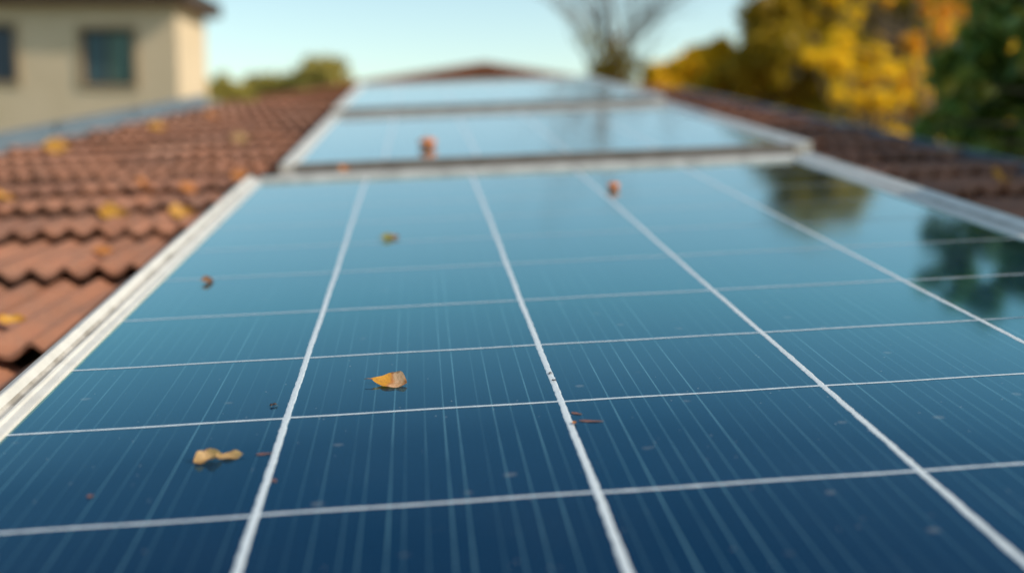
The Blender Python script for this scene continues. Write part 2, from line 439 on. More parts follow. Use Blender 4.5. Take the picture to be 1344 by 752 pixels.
def panel(label, u0, u1, v0, v1, wz, cols, rows, wid, side=.118*H, endw=.085*H, hgt=.045*H):
    """u0..v1 are the clear glass limits"""
    t = empty('solar_panel', M @ Matrix.Translation((0, 0, wz)), label, 'solar panel', 'solar panels laid end to end up the roof')
    me_v = [(u0-.006, v0-.006, 0), (u1+.006, v0-.006, 0), (u1+.006, v1+.006, 0), (u0-.006, v1+.006, 0)]
    pyd('glass', me_v + [(a, b, -.005) for a, b, c in me_v], [(0,1,2,3),(7,6,5,4),(0,4,5,1),(1,5,6,2),(2,6,7,3),(3,7,4,0)], GLASS, t)
    a = side; z = hgt
    P = [(-.002, -.001), (-.002, .0022), (0, .003), (a*.16, .0042), (a*.20, .0062), (a*.27, .0070), (a*.33, .0048), (a*.44, .0048),
         (a*.49, .0078), (a*.62, z*.98), (a*.68, z), (a*.97, z*.62), (a*1.0, z*.5), (a*1.0, -.034), (-.002, -.034)]
    e = endw
    Q = [(-.002, -.001), (-.002, .003), (e*.3, .004), (e*.4, z*.62), (e*.9, z*.80), (e, z*.7), (e, -.034), (-.002, -.034)]
    L = v1 - v0; W_ = u1 - u0
    # left rail: outward is -u ; local x runs along v, outward s -> -y
    rail('frame_rail', L + 2*e, P, FRAME, t, (u0, v1 + e, 0), R(-90), (a*.33, a*.50))
    a *= 1.22
    P = [(-.002, -.001), (-.002, .0022), (0, .003), (a*.14, .0040), (a*.18, .0056), (a*.24, .0062), (a*.30, .0046), (a*.42, .0046),
         (a*.48, .0075), (a*.82, z*.9), (a*.86, z), (a*.97, z), (a*1.0, z*.9), (a*1.0, -.034), (-.002, -.034)]
    rail('frame_rail', L + 2*e, P, FRAME, t, (u1, v0 - e, 0), R(90), (a*.30, a*.48))
    rail('frame_rail', W_ + .003, Q, SHADED, t, (u0 - .0015, v0, 0), 0)
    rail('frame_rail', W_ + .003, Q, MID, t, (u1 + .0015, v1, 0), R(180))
    for c in cols:
        V, F = [], []; n = int(L / .0022); ph = random.random() * 9
        jl = np.convolve(rng.normal(0, 1, n + 8), np.ones(4)/4, 'same'); jr = np.convolve(rng.normal(0, 1, n + 8), np.ones(4)/4, 'same')
        fine = rng.normal(0, 1, (n + 8, 3))
        for j in range(n + 1):
            v = v0 + L * j / n; cu = c + .0006 * math.sin(v * 6.3 + ph) + .00022 * math.sin(v * 31 + ph * 2)
            wl_ = wid * .5 + jl[j] * .00034 + fine[j, 0] * .00014; wr_ = wid * .5 + jr[j] * .00034 + fine[j, 1] * .00014
            h_ = .0003 + abs(fine[j, 2]) * .00010
            V += [(cu - wl_, v, .0001), (cu - wl_*.55, v, h_), (cu + wr_*.55, v, h_), (cu + wr_, v, .0001)]
        for j in range(n):
            b = j*4
            for i in range(3): F.append((b+i, b+i+1, b+i+5, b+i+4))
        pyd('ribbon', V, F, RIBBON, t)
    for r in rows:
        # seam between rows of cells: a hair-thin raised line, broken at the ribbons
        V, F = [], []; xs = [u0] + list(cols) + [u1]
        for s in range(len(xs) - 1):
            xa, xb = xs[s] + (wid*.3 if s else 0), xs[s+1] - (wid*.3 if s < len(xs)-2 else 0)
            n = int((xb - xa) / .006); dv = random.gauss(0, .0006); b0 = len(V)
            for j in range(n + 1):
                x = xa + (xb - xa) * j / n; hw = .0013 + random.gauss(0, .00010); cv = r + dv + .0004*math.sin(x*40 + r*90)
                V += [(x, cv - hw, .00025), (x, cv, .00030), (x, cv + hw, .00025)]
            for j in range(n):
                b = b0 + j*3; F += [(b, b+3, b+4, b+1), (b+1, b+4, b+5, b+2)]
        pyd('seam_line', V, F, SEAM, t)
    # mounting rails and feet under the panel
    base = RW - .012
    for vv in (v0 + .25*L, v0 + .75*L):
        mr = boxes('mounting_rail', [(u0 - side - .02, u1 + side + .02, vv-.02, vv+.02, -.058 if True else 0, -.0345)], STEEL, t, .002)
        for x in (u0 + .05, (u0+u1)/2, u1 - .05): boxes('foot', [(x-.015, x+.015, vv-.03, vv+.03, base - wz, -.0585)], STEEL, mr)
    return t
panel('nearest and largest solar panel, blue cells with white ribbons and cream left rail', -1.13*H, 2.70*H, -.22*H, 7.22*H, 0, COLS, ROWS, .0054)
sh = .10*H
c2 = [c + sh for c in COLS]
panel('middle solar panel of the three, pale with sky reflection and a dark front edge', -.975*H, 2.97*H, 8.02*H, 12.55*H, .008*H,
      c2, [8.02*H + .565*H*k for k in range(1, 8)], .0050, hgt=.038*H)
panel('farthest solar panel of the three, just below the roof ridge', -.96*H, 2.99*H, 13.05*H, 18.9*H, .06*H,
      c2, [13.05*H + .57*H*k for k in range(1, 10)], .0050, hgt=.038*H)

# ------------------------------------------------------------------ fallen leaves and bits
def leaf_mesh(L, Wd_, fold=.25, curl=.3, twist=0., nu=14, nv=6, tip=1.0, wav=.04, seed=0, thick=.0003, pk=.8):
    rn = random.Random(seed); V, F = [], []
    p1, p2 = rn.random()*6, rn.random()*6
    for j in range(nu + 1):
        f = j / nu; hw = Wd_ * .5 * (max(0, math.sin(math.pi * f ** pk)) ** (.75*tip)) * (1 + .06*math.sin(f*17+p1)) + .0002
        ang = (f - .5) * curl * 2; x = math.sin(ang) / max(1e-3, curl*2) * L if curl else (f-.5)*L
        zc = (1 - math.cos(ang)) / max(1e-3, curl*2) * L
        tw = twist * (f - .5)
        for i in range(nv + 1):
            g = (i / nv - .5) * 2; y = g * hw; z = abs(g) ** 1.4 * hw * fold + wav * Wd_ * math.sin(f*9 + g*2 + p2) * abs(g)
            y, z = y*math.cos(tw) - z*math.sin(tw), y*math.sin(tw) + z*math.cos(tw)
            V.append((x, y, zc + z))
    for j in range(nu):
        for i in range(nv): a = j*(nv+1)+i; F.append((a, a+nv+1, a+nv+2, a+1))
    me = bpy.data.meshes.new('leaf'); me.from_pydata(V, [], F); me.update()
    me.polygons.foreach_set('use_smooth', [True]*len(F))
    return me, V
def leafmat(name, stops, mot, motf, mots=350, tr=.3):
    t = NT(name)
    sx = t.N('ShaderNodeSeparateXYZ'); t.L(t.coord('Generated'), sx.inputs[0])
    f = t.math('ADD', sx.outputs[0], t.math('MULTIPLY', t.math('SUBTRACT', t.noise(90, 3, .6), .5), .35))
    c = t.ramp(f, stops)
    c = t.mix(t.math('MULTIPLY', t.ramp(t.noise(mots, 4, .7), [(.5, (0,)*3), (.62, (1,)*3)]), motf), c, mot)
    side = t.math('MULTIPLY', t.math('ABSOLUTE', t.math('SUBTRACT', t.math('FRACT', t.math('ADD', t.math('MULTIPLY', sx.outputs[0], 9), t.math('MULTIPLY', t.math('ABSOLUTE', t.math('SUBTRACT', sx.outputs[1], .5)), 5))), .5)), 2)
    c = t.mix(t.math('MULTIPLY', t.math('LESS_THAN', side, .16), .22), c, (.25, .13, .04))
    edge = t.math('GREATER_THAN', t.math('ADD', t.math('ABSOLUTE', t.math('SUBTRACT', sx.outputs[1], .5)), t.math('MULTIPLY', t.noise(160, 3, .7), .3)), .60)
    c = t.mix(t.math('MULTIPLY', edge, .55), c, (.16, .07, .025))
    vein = t.math('LESS_THAN', t.math('ABSOLUTE', t.math('SUBTRACT', sx.outputs[1], .5)), .02)
    c = t.mix(t.math('MULTIPLY', vein, .35), c, (.30, .17, .06))
    t.base(c); t.set(Roughness=.55); t.bump(t.noise(500, 4, .6), .5, .001)
    tn = t.N('ShaderNodeBsdfTranslucent'); t.L(c, tn.inputs[0]); mx = t.N('ShaderNodeMixShader'); mx.inputs[0].default_value = tr
    t.L(t.b.outputs[0], mx.inputs[1]); t.L(tn.outputs[0], mx.inputs[2]); t.L(mx.outputs[0], t.out.inputs[0])
    return t.m
LF_AMBER = leafmat('fallen_amber', [(0, (.70,.34,.03)), (.45, (.72,.33,.03)), (.55, (.62,.24,.08)), (.62, (.80,.50,.30)), (.85, (.78,.46,.25)), (1, (.35,.13,.03))], (.50,.20,.05), .5)
LF_TAN = leafmat('fallen_tan', [(0, (.44,.27,.11)), (.5, (.54,.34,.15)), (1, (.42,.30,.12))], (.28,.16,.06), .5)
LF_YEL = leafmat('fallen_yellow', [(0, (.58,.28,.025)), (.5, (.70,.38,.05)), (1, (.52,.22,.03))], (.34,.13,.03), .7, 70, .35)
LF_ORG = leafmat('fallen_orange', [(0, (.50,.17,.03)), (.5, (.62,.24,.04)), (1, (.46,.13,.025))], (.26,.09,.03), .6, 120, .35)
LF_PINK = leafmat('fallen_pink', [(0, (.22,.11,.10)), (.5, (.26,.12,.10)), (1, (.18,.13,.13))], (.12,.07,.07), .6)
LF_BROWN = leafmat('fallen_brown', [(0, (.16,.07,.03)), (.5, (.22,.10,.04)), (1, (.14,.05,.03))], (.08,.03,.02), .4)
LF_GRN = leafmat('fallen_green_brown', [(0, (.20,.20,.04)), (.55, (.26,.24,.05)), (.75, (.45,.20,.12)), (1, (.50,.22,.14))], (.10,.09,.02), .4)
STEM = plain('leaf_stem', (.22,.10,.04), (.30,.15,.06), 200, .6)

def place(o, x, y, wz, rz=0, tilt=(0, 0), lift=0):
    p = hit(x, y, wz + lift)
    o.matrix_world = M @ Matrix.Translation(p) @ Euler((tilt[0], tilt[1], rz)).to_matrix().to_4x4()
def settle(o, root, wz):                     # drop a thing so its lowest vertex just touches the surface
    bpy.context.view_layer.update()
    mn = 1e9
    for c in [root] + list(root.children):
        if c.type == 'MESH':
            mw = MI @ c.matrix_world
            mn = min(mn, min((mw @ v.co).z for v in c.data.vertices))
    root.matrix_world = M @ Matrix.Translation((0, 0, wz + .0003 - mn)) @ MI @ root.matrix_world
def fallen(label, x, y, wz, L, Wd_, mat, rz, tilt=(0, 0), seed=0, group='fallen leaves', stem=True, cat='leaf', name='fallen_leaf', **k):
    t = empty(name, Matrix(), label, cat, group)
    me, V = leaf_mesh(L, Wd_, seed=seed, **k)
    b = link('blade', me, mat, t)
    if stem:
        a = Vector(V[3]); SV, SF = [], []
        tube(SV, SF, [a + Vector((L*.05, 0, 0)), a - Vector((L*.08, L*.01, -.0002)), a - Vector((L*.18, L*.03, .0002))], [L*.012, L*.010, L*.007], 6)
        pyd('stem', SV, SF, STEM, t, True)
    place(t, x, y, wz, rz, tilt); settle(b, t, wz); return t

G = 'fallen leaves on the solar panels'
fallen('amber pointed leaf with torn pale brown right end on the near panel, sharpest in view', 511, 504, 0, .0335, .0225, LF_AMBER, R(-16), (R(20), R(4)), 1, G, fold=.42, curl=.35, tip=1.15, pk=1.45)
# the curled tan leaf: two lobes, one blade each
t = empty('fallen_leaf', Matrix(), 'curled tan leaf in two lobes at lower left of the near panel', 'leaf', G)
me, _ = leaf_mesh(.0205, .0125, fold=.9, curl=.25, seed=5, wav=.16, pk=.95, tip=1.3); b1 = link('blade', me, LF_TAN, t); b1.location = (-.0075, -.002, .001); b1.rotation_euler = (R(22), R(-6), R(20))
me, _ = leaf_mesh(.0200, .0100, fold=.30, curl=.40, seed=8, wav=.10, pk=1.1); b2 = link('blade', me, LF_TAN, t); b2.location = (.0078, .0005, .0006); b2.rotation_euler = (R(12), R(2), R(8))
place(t, 287, 602, 0, R(2)); settle(b1, t, 0)
fallen('small olive and pinkish leaf on the upper left part of the near panel', 512, 314, 0, .029, .015, LF_GRN, R(5), (R(28), 0), 3, G, fold=.6, curl=.4)
fallen('tiny dark red brown curled leaf near the left rail of the near panel', 272, 371, 0, .017, .012, LF_BROWN, R(30), (R(35), R(10)), 4, G, fold=.8, curl=.6)
fallen('small orange leaf caught on the far frame rail of the near panel', 452, 224, .003*1+.001, .026, .020, LF_ORG, R(20), (R(40), 0), 6, G, fold=.6, curl=.6)
fallen('thin faded pink petal lying left of the leftmost ribbon of the near panel', 347, 596, 0, .013, .0035, LF_PINK, R(4), (0, 0), 11, G, stem=False, fold=.1, curl=.05)
fallen('short faded pink petal just right of the leftmost ribbon of the near panel', 360, 631, 0, .0065, .0032, LF_PINK, R(-55), (0, 0), 12, G, stem=False, fold=.1, curl=.05)
fallen('long brownish wing shaped seed beside the second ribbon of the near panel', 776, 553, 0, .020, .0040, LF_PINK, R(-14), (0, 0), 13, G, stem=False, fold=.1, curl=.05)
fallen('small tan wing shaped seed above the long one beside the second ribbon', 757, 543, 0, .010, .0035, LF_PINK, R(-35), (0, 0), 14, G, stem=False, fold=.1, curl=.1)
fallen('tiny rust fragment stuck to the second ribbon of the near panel', 754, 555, .001, .005, .0035, LF_ORG, R(70), (0, 0), 15, G, stem=False, fold=.3, curl=.3)
fallen('tiny reddish fragment at the lower left edge of the near panel', 119, 652, 0, .005, .0035, LF_PINK, R(20), (0, 0), 16, G, stem=False, fold=.3, curl=.3)

# tiny dead insects by the ribbons
INS = plain('insect_black', (.02,.012,.01), (.05,.02,.015), 900, .4)
def insect(label, x, y, s, rz):
    t = empty('dead_insect', Matrix(), label, 'insect', 'dead insects on the near panel')
    V, F = [], []
    tube(V, F, [(-s*.5, 0, s*.16), (-s*.3, 0, s*.22), (-s*.05, 0, s*.18), (s*.1, 0, s*.24), (s*.3, 0, s*.20), (s*.45, 0, s*.16)], [s*.04, s*.15, s*.08, s*.15, s*.12, s*.05], 8)
    b = pyd('body', V, F, INS, t, True)
    for k in range(6):
        sg = 1 if k % 2 else -1; x0 = (-.1 + .13*(k//2))*s
        V, F = [], []; tube(V, F, [(x0, 0, s*.18), (x0 + (k//2-1)*s*.15, sg*s*.28, s*.30), (x0 + (k//2-1)*s*.3, sg*s*.5, 0)], [s*.02]*3, 5)
        pyd('leg', V, F, INS, t)
    V, F = [], []
    place(t, x, y, 0, rz); settle(b, t, 0)
insect('small dark dead insect left of the leftmost ribbon', 359, 533, .0065, R(20))
insect('upper of the two black specks of insect beside the second ribbon', 722, 491, .0045, R(70))
insect('lower of the two black specks of insect beside the second ribbon', 727, 500, .0040, R(-20))

# crab apples
def mat_apple(n, a, b):
    t = NT(n); t.base(t.ramp(t.noise(60, 4, .6), [(.35, a), (.65, b)])); t.set(Roughness=.6); t.b.inputs['Specular IOR Level'].default_value = .08; return t.m
def apple(label, x, y, wz, r, mat):
    t = empty('crab_apple', Matrix(), label, 'fruit', 'crab apples on the panels')
    V, F = [], []; nl, nk = 12, 18
    for j in range(nl + 1):
        th = math.pi * j / nl; rr = r * 1.2 * math.sin(th) * (1 + .04*math.sin(th*3)); z = -r * math.cos(th) * .66 
        if j > nl - 3: z -= r * .10 * (j - nl + 3)
        for k in range(nk):
            a = 2*math.pi*k/nk; V.append((rr*math.cos(a)*(1+.02*math.sin(3*a)), rr*math.sin(a), z))
    for j in range(nl):
        for k in range(nk): a = j*nk+k; b = j*nk+(k+1)%nk; F.append((a, b, b+nk, a+nk))
    b = pyd('flesh', V, F, mat, t, True)
    V, F = [], []; tube(V, F, [(0, 0, r*.6), (r*.1, 0, r*1.1), (r*.35, 0, r*1.45)], [r*.06, r*.05, r*.07], 6); pyd('stem', V, F, STEM, t, True)
    place(t, x, y, wz, 1.); settle(b, t, wz)
apple('round red orange crab apple on the middle solar panel', 561, 194, .008*H, .0195, mat_apple('apple_red', (.56,.13,.006), (.66,.21,.015)))
apple('smaller orange crab apple near the far end of the near panel', 805, 249, 0, .0100, mat_apple('apple_orange', (.62,.15,.03), (.70,.24,.05)))

G = 'fallen leaves on the roof tiles'
def on_tile(x, y): return RW + .035 * H
RL = [('large golden brown curled leaf beside the left gutter', 75, 200, .105, .075, LF_YEL, 10),
      ('round golden leaf against the left gutter below the house corner', 207, 171, .078, .06, LF_YEL, 30),
      ('dull orange leaf at the far end of the left gutter', 278, 155, .085, .06, LF_ORG, 60),
      ('bright yellow curled leaf, left one of the pair on the left tiles', 151, 284, .072, .045, LF_YEL, -8),
      ('bright yellow leaf, right one of the pair on the left tiles', 238, 284, .058, .045, LF_YEL, 20),
      ('orange leaf just above the pair of yellow leaves on the tiles', 247, 253, .058, .05, LF_ORG, 60),
      ('dull brown orange leaf left of the orange leaf on the tiles', 189, 248, .060, .048, LF_ORG, 80),
      ('orange leaf touching the left frame near the far corner of the near panel', 316, 237, .055, .045, LF_ORG, 10),
      ('pale brown leaf high on the left tiles below the trees', 316, 186, .075, .05, LF_TAN, 0),
      ('yellow leaf at the left edge of the photo above the pair of leaves', 6, 264, .055, .045, LF_YEL, 70),
      ('mottled gold leaf on the nearest left tiles beside the frame', 16, 424, .040, .020, LF_YEL, 35),
      ('faint orange leaf lying in a tile valley under the yellow pair', 137, 333, .045, .02, LF_ORG, 15),
      ('golden leaf on the shaded right tiles under the green bush', 1312, 240, .060, .055, LF_YEL, 40)]
for i, (lb, x, y, L_, W_, m_, rz) in enumerate(RL):
    fallen(lb, x, y, on_tile(x, y), L_, W_, m_, R(rz), (R(30), R(8)), 30 + i, G, fold=.55, curl=.5, wav=.10)

# ------------------------------------------------------------------ neighbouring house at the left
HW = NT('house_stucco'); HW.base(HW.ramp(HW.noise(1.4, 6, .6), [(.3, (.54,.43,.29)), (.7, (.61,.49,.345))])); HW.bump(HW.noise(60, 4, .7), .4, .01); HW.set(Roughness=.9); HW = HW.m
TRIM = plain('window_surround', (.30,.215,.125), (.34,.25,.15), 5, .8)
WFR = plain('window_frame_brown', (.045,.028,.02), (.06,.04,.03), 8, .5)
FASC = plain('fascia_brown', (.035,.024,.018), (.05,.034,.025), 5, .6)
SOFF = plain('soffit_wood', (.26,.12,.05), (.34,.17,.08), 5, .7)
D = 20.0
cx_, _, _ = at(236, 145, D); xR = cx_
topz = at(100, 6, D).z
nh = empty('stucco_house', Matrix.Translation((xR, D, 0)), 'beige stucco house with dark brown eaves and two windows at upper left', 'house')
hx0 = -9.5
# front wall with openings, built as strips round the two windows
def zz(y): return at(100, y, D).z
def xx(x): return at(x, 80, D).x - xR
wins = [(xx(108), xx(176), zz(112), zz(39)), (xx(-48), xx(21), zz(108), zz(34))]
ws = sorted(wins); th = .25
L = []; px = hx0
for (a, b, c, d) in ws:
    L += [(px, a, 0, th, 0, topz), (a, b, 0, th, 0, c), (a, b, 0, th, d, topz)]; px = b
L += [(px, 0, 0, th, 0, topz)]
L += [(-th, 0, th, 1.85, 0, topz), (hx0, hx0 + th, th, 7, 0, topz), (-2.2 , -2.2 + th, 1.85, 7, 0, topz), (-2.2 + th, -th, 1.85 - th, 1.85, 0, topz), (hx0 + th, -2.2, 7 - th, 7, 0, topz)]
V, F = [], []
boxes('wall', L, HW, nh)
for i, (a, b, c, d) in enumerate(ws):
    s = .085
    wnd = boxes('window', [(a, a+.06, .05, .13, c, d), (b-.06, b, .05, .13, c, d), (a+.06, b-.06, .05, .13, d-.06, d), (a+.06, b-.06, .05, .13, c, c+.06), ((a+b)/2-.02-.04, (a+b)/2+.02-.04, .055, .12, c+.06, d-.06)], WFR, nh)
    gl = NT('window_glass'); gl.base((.012,.03,.035)); gl.set(Roughness=.06); gl.b.inputs['Specular IOR Level'].default_value = .7
    mid = (a+b)/2 - .04
    tg = gl.m
    if i == 1:
        cur = NT('curtain_teal'); cur.base(cur.ramp(cur.math('FRACT', cur.math('MULTIPLY', cur.N('ShaderNodeTexCoord').outputs['Generated'], 1)), [(0, (.05,.16,.15)), (1, (.07,.20,.16))])); cur.set(Roughness=.8)
    cl = plain('blind_blue' , (.035,.080,.10), (.045,.095,.115), 3, .5); cr = plain('blind_green', (.070,.135,.115), (.08,.15,.125), 3, .5)
    if i == 0: cl = cr = plain('dark_room', (.012,.028,.055), (.02,.035,.06), 2, .3)
    # panes of tinted glass, the blinds behind show through their colour
    for (p, q, m) in ((a+.06, mid-.022, cl), (mid+.022, b-.06, cr)):
        boxes('pane', [(p, q, .08, .086, c+.061, d-.061)], m, wnd)
    sur = boxes('surround', [(a-s, a, -.035, .02, c-s, d+s), (b, b+s, -.035, .02, c-s, d+s), (a, b, -.035, .02, d, d+s), (a, b, -.035, .02, c-s, c)], TRIM, nh)
# roof: overhanging eaves, hip shape, tiles
oh = .36
e0, e1, f0, f1 = hx0 - oh, oh*.9, -oh, 1.85 + oh*.35
ze = topz
boxes('fascia', [(e0, e1, f0, f0+.04, ze+.02, ze+.26), (e1-.04, e1, f0+.041, f1, ze+.02, ze+.26)], FASC, nh)
boxes('soffit', [(e0, e1-.041, f0+.041, 0-.002, ze, ze+.03), (0.002, e1-.041, -.001, f1, ze, ze+.03)], SOFF, nh)
zr = ze + 2.2
pyd('roof', [(e0-.03, f0-.03, ze+.262), (e1+.03, f0-.03, ze+.262), (e1+.03, f1, ze+.262), (-2.0, f1+.1, ze+.262), (-2.0, 7.3, ze+.262), (e0-.03, 7.3, ze+.262), (-3.5, 3.2, zr), (hx0+3.2, 3.2, zr)],
    [(0,1,6,7), (1,2,6), (2,3,6), (3,4,6), (4,5,7,6), (5,0,7), (5,4,3,2,1,0)], TILE, nh)

# ------------------------------------------------------------------ gable roof of a building behind the ridge
D2 = 14.0
pk = at(636, 84, D2); lf = at(470, 110, D2); rt = at(800, 107, D2)
gb = empty('gable_building', Matrix.Translation((pk.x, D2, 0)), 'low red brick gable with pale edge showing above the farthest panel', 'building')
BR = NT('gable_brick'); bk = BR.N('ShaderNodeTexBrick'); bk.inputs['Scale'].default_value = 3.2
bk.inputs['Color1'].default_value = (.50,.17,.09,1); bk.inputs['Color2'].default_value = (.58,.22,.12,1); bk.inputs['Mortar'].default_value = (.35,.28,.22,1); bk.inputs['Mortar Size'].default_value = .012
BR.n['Principled BSDF']; mp = BR.N('ShaderNodeMapping'); mp.inputs['Rotation'].default_value = (R(90), 0, 0); BR.L(BR.coord(), mp.inputs[0]); BR.L(mp.outputs[0], bk.inputs[0]); BR.base(bk.outputs[0]); BR.set(Roughness=.9); BR = BR.m
xl, xr = lf.x - pk.x, rt.x - pk.x; zp = pk.z - .06; dl, dr = 3.2, 3.2
slope = (pk.z - lf.z) / -xl
xl2, xr2 = -2.9, 2.9; zl2 = zp - 2.9*slope
Vg = [(xl2, 0, 0), (xr2, 0, 0), (xr2, 0, zl2), (0, 0, zp), (xl2, 0, zl2)]
pyd('wall', Vg + [(a, 5, c) for a, b, c in Vg], [(0,1,2,3,4), (9,8,7,6,5), (1,6,7,2), (0,4,9,5), (0,5,6,1), (2,7,8,3), (3,8,9,4)], BR, gb)
tk = .07
for sg in (-1, 1):
    x2 = 3.05*sg; z2 = zp - 3.05*slope
    V = [(0, -.18, zp+.004), (x2, -.18, z2+.004), (x2, 5.1, z2+.004), (0, 5.1, zp+.004)]; V += [(a, b, c+tk) for a, b, c in V]
    pyd('roof', V, [(3,2,1,0),(4,5,6,7),(0,1,5,4),(1,2,6,5),(2,3,7,6),(3,0,4,7)], TILE, gb)
    V = [(0, -.22, zp-.01), (x2, -.22, z2-.01), (x2, -.185, z2-.01), (0, -.185, zp-.01)]; V += [(a, b, c+.03) for a, b, c in V]
    pyd('barge_board', V, [(3,2,1,0),(4,5,6,7),(0,1,5,4),(1,2,6,5),(2,3,7,6),(3,0,4,7)], plain('barge_red', (.40,.13,.07), (.48,.17,.10), 6, .7), gb)

# ------------------------------------------------------------------ trees
def leaf_cloud(centres, n, size, spread, rn, shape=0, droop=.3):
    """n small leaves scattered round clump centres: list of (pos, radius)"""
    cs = np.array([c[0] for c in centres]); rs = np.array([c[1] for c in centres])
    wgt = rs ** 2; wgt /= wgt.sum()
    k = rn.choice(len(cs), n, p=wgt)
    d = rn.normal(0, 1, (n, 3)); d /= np.linalg.norm(d, axis=1)[:, None]
    rad = rs[k][:, None] * (rn.random((n, 1)) ** .45) * np.where(rn.random((n, 1)) < .22, 1.45, 1.0)
    P = cs[k] + d * rad * np.array([1, 1, .8])
    a = rn.normal(0, 1, (n, 3)); a[:, 2] -= droop; a /= np.linalg.norm(a, axis=1)[:, None]
    b = rn.normal(0, 1, (n, 3)); b -= a * (a * b).sum(1)[:, None]; b /= np.linalg.norm(b, axis=1)[:, None]
    c = np.cross(a, b); s = size * (.6 + .8 * rn.random((n, 1)))
    if shape == 0:
        V = np.stack([P - a*s*.5, P + b*s*.28 + c*s*.06, P + a*s*.5, P - b*s*.28 + c*s*.06], 1).reshape(-1, 3)
        F = np.arange(4*n).reshape(-1, 4)
    else:                                     # six sided folded leaf for the near bush
        V = np.stack([P - a*s*.5, P - a*s*.22 + b*s*.24 + c*s*.07, P + a*s*.12 + b*s*.27 + c*s*.08, P + a*s*.52 - c*s*.08, P + a*s*.12 - b*s*.27 + c*s*.08, P - a*s*.22 - b*s*.24 + c*s*.07], 1).reshape(-1, 3)
        i = np.arange(n)[:, None] * 6
        F = np.concatenate([i + np.array([[0, 1, 2, 3]]), i + np.array([[0, 3, 4, 5]])], 1).reshape(-1, 4)
    return V, F
def fast_mesh(name, V, F, mat, parent, smooth=False):
    me = bpy.data.meshes.new(name); nf = len(F)
    me.vertices.add(len(V)); me.vertices.foreach_set('co', np.asarray(V, dtype=np.float32).ravel())
    me.loops.add(nf*4); me.loops.foreach_set('vertex_index', np.asarray(F, dtype=np.int32).ravel())
    me.polygons.add(nf); me.polygons.foreach_set('loop_start', np.arange(0, nf*4, 4, dtype=np.int32)); me.polygons.foreach_set('loop_total', np.full(nf, 4, dtype=np.int32))
    me.update(calc_edges=True); me.validate()
    return link(name, me, mat, parent)
def grow(V, F, p, d, L, r, depth, rnd, tips, spread=.55, n=3, seg=4, up=.15, shrink=.72):
    pts = [p]; rr = [r]; q = Vector(p); dd = Vector(d).normalized()
    for s in range(seg):
        dd = (dd + Vector((rnd.gauss(0, .10), rnd.gauss(0, .10), rnd.gauss(0, .06) + up*.1))).normalized()
        q = q + dd * L / seg; pts.append(q.copy()); rr.append(r * (1 - .45*(s+1)/seg))
    tube(V, F, pts, rr, 7 if r > .03 else 5 if r > .01 else 3)
    if depth <= 1: tips.append((tuple(q), L)); 
    if depth <= 0: return
    for k in range(n + (1 if depth > 2 else 0)):
        f = rnd.uniform(.35, 1) if k else 1
        i = min(seg, max(1, round(f*seg))); ax = dd.orthogonal().normalized()
        ax.rotate(Matrix.Rotation(rnd.uniform(0, 6.283), 3, dd))
        nd = (dd + ax * rnd.uniform(spread*.5, spread*1.4)).normalized(); nd.z += up; 
        grow(V, F, pts[i], nd, L*shrink*rnd.uniform(.75, 1.15), rr[i]*.62, depth-1, rnd, tips, spread, n, seg, up, shrink)

def crown_tree(name, label, base, height, clumps, nleaf, size, mat, cat='tree', group=None, seed=0, bark=BARK, r0=.12, shape=0):
    """clumps: list of (x, y, z, r) in world space; limbs run from the trunk to the clumps"""
    rn = np.random.default_rng(seed); rnd = random.Random(seed)
    t = empty(name, Matrix.Translation(base), label, cat, group); b = Vector(base)
    V, F = [], []; topz = min(c[2] for c in clumps) - b.z; mxz = max(c[2] for c in clumps) - b.z
    cxm = sum(c[0] for c in clumps)/len(clumps) - b.x; cym = sum(c[1] for c in clumps)/len(clumps) - b.y
    pts = [(0, 0, -.1)] + [(cxm*f*f + rnd.gauss(0, .04), cym*f*f + rnd.gauss(0, .04), mxz*.9*f) for f in (.2, .4, .6, .8, 1)]
    tube(V, F, pts, [r0*(1 - .85*i/5) for i in range(6)], 9); pyd('trunk', V, F, bark, t, True)
    V, F = [], []; cl = []
    for (x, y, z, r) in clumps:
        tgt = Vector((x, y, z)) - b; f = max(.15, min(.95, (tgt.z - r*.8) / (mxz*.9))); i = f*5; i0 = min(4, int(i)); q = Vector(pts[i0]).lerp(Vector(pts[i0+1]), i - i0)
        m_ = q.lerp(tgt, .5) + Vector((rnd.gauss(0, .08), rnd.gauss(0, .08), -.06*r))
        tube(V, F, [q, m_, tgt], [r0*.22, r0*.13, r0*.05], 6)
        cl.append((tuple(tgt), r*.62))
        for k in range(7):                   # sub clumps give an uneven outline
            d = Vector((rnd.gauss(0, 1), rnd.gauss(0, 1), rnd.gauss(0, .8))).normalized()
            e = tgt + d * r * rnd.uniform(.45, 1.0); cl.append((tuple(e), r*rnd.uniform(.22, .48)))
            tube(V, F, [tgt, tgt.lerp(e, .6) + Vector((0, 0, .03*r)), e], [r0*.07, r0*.04, r0*.015], 4)
    pyd('limbs', V, F, bark, t, True)
    V, F = leaf_cloud(cl, nleaf, size, 1, rn, shape)
    fast_mesh('crown', V, F, mat, t)
    return t
def CL(L, D0, dj=.6, seed=0):                # clumps given as photo spots at a depth
    rnd = random.Random(seed); out = []
    for (x, y, rp) in L:
        Dd = D0 + rnd.uniform(-dj, dj); p = at(x, y, Dd); out.append((p.x, p.y, p.z, rp / FPX * Dd))
    return out
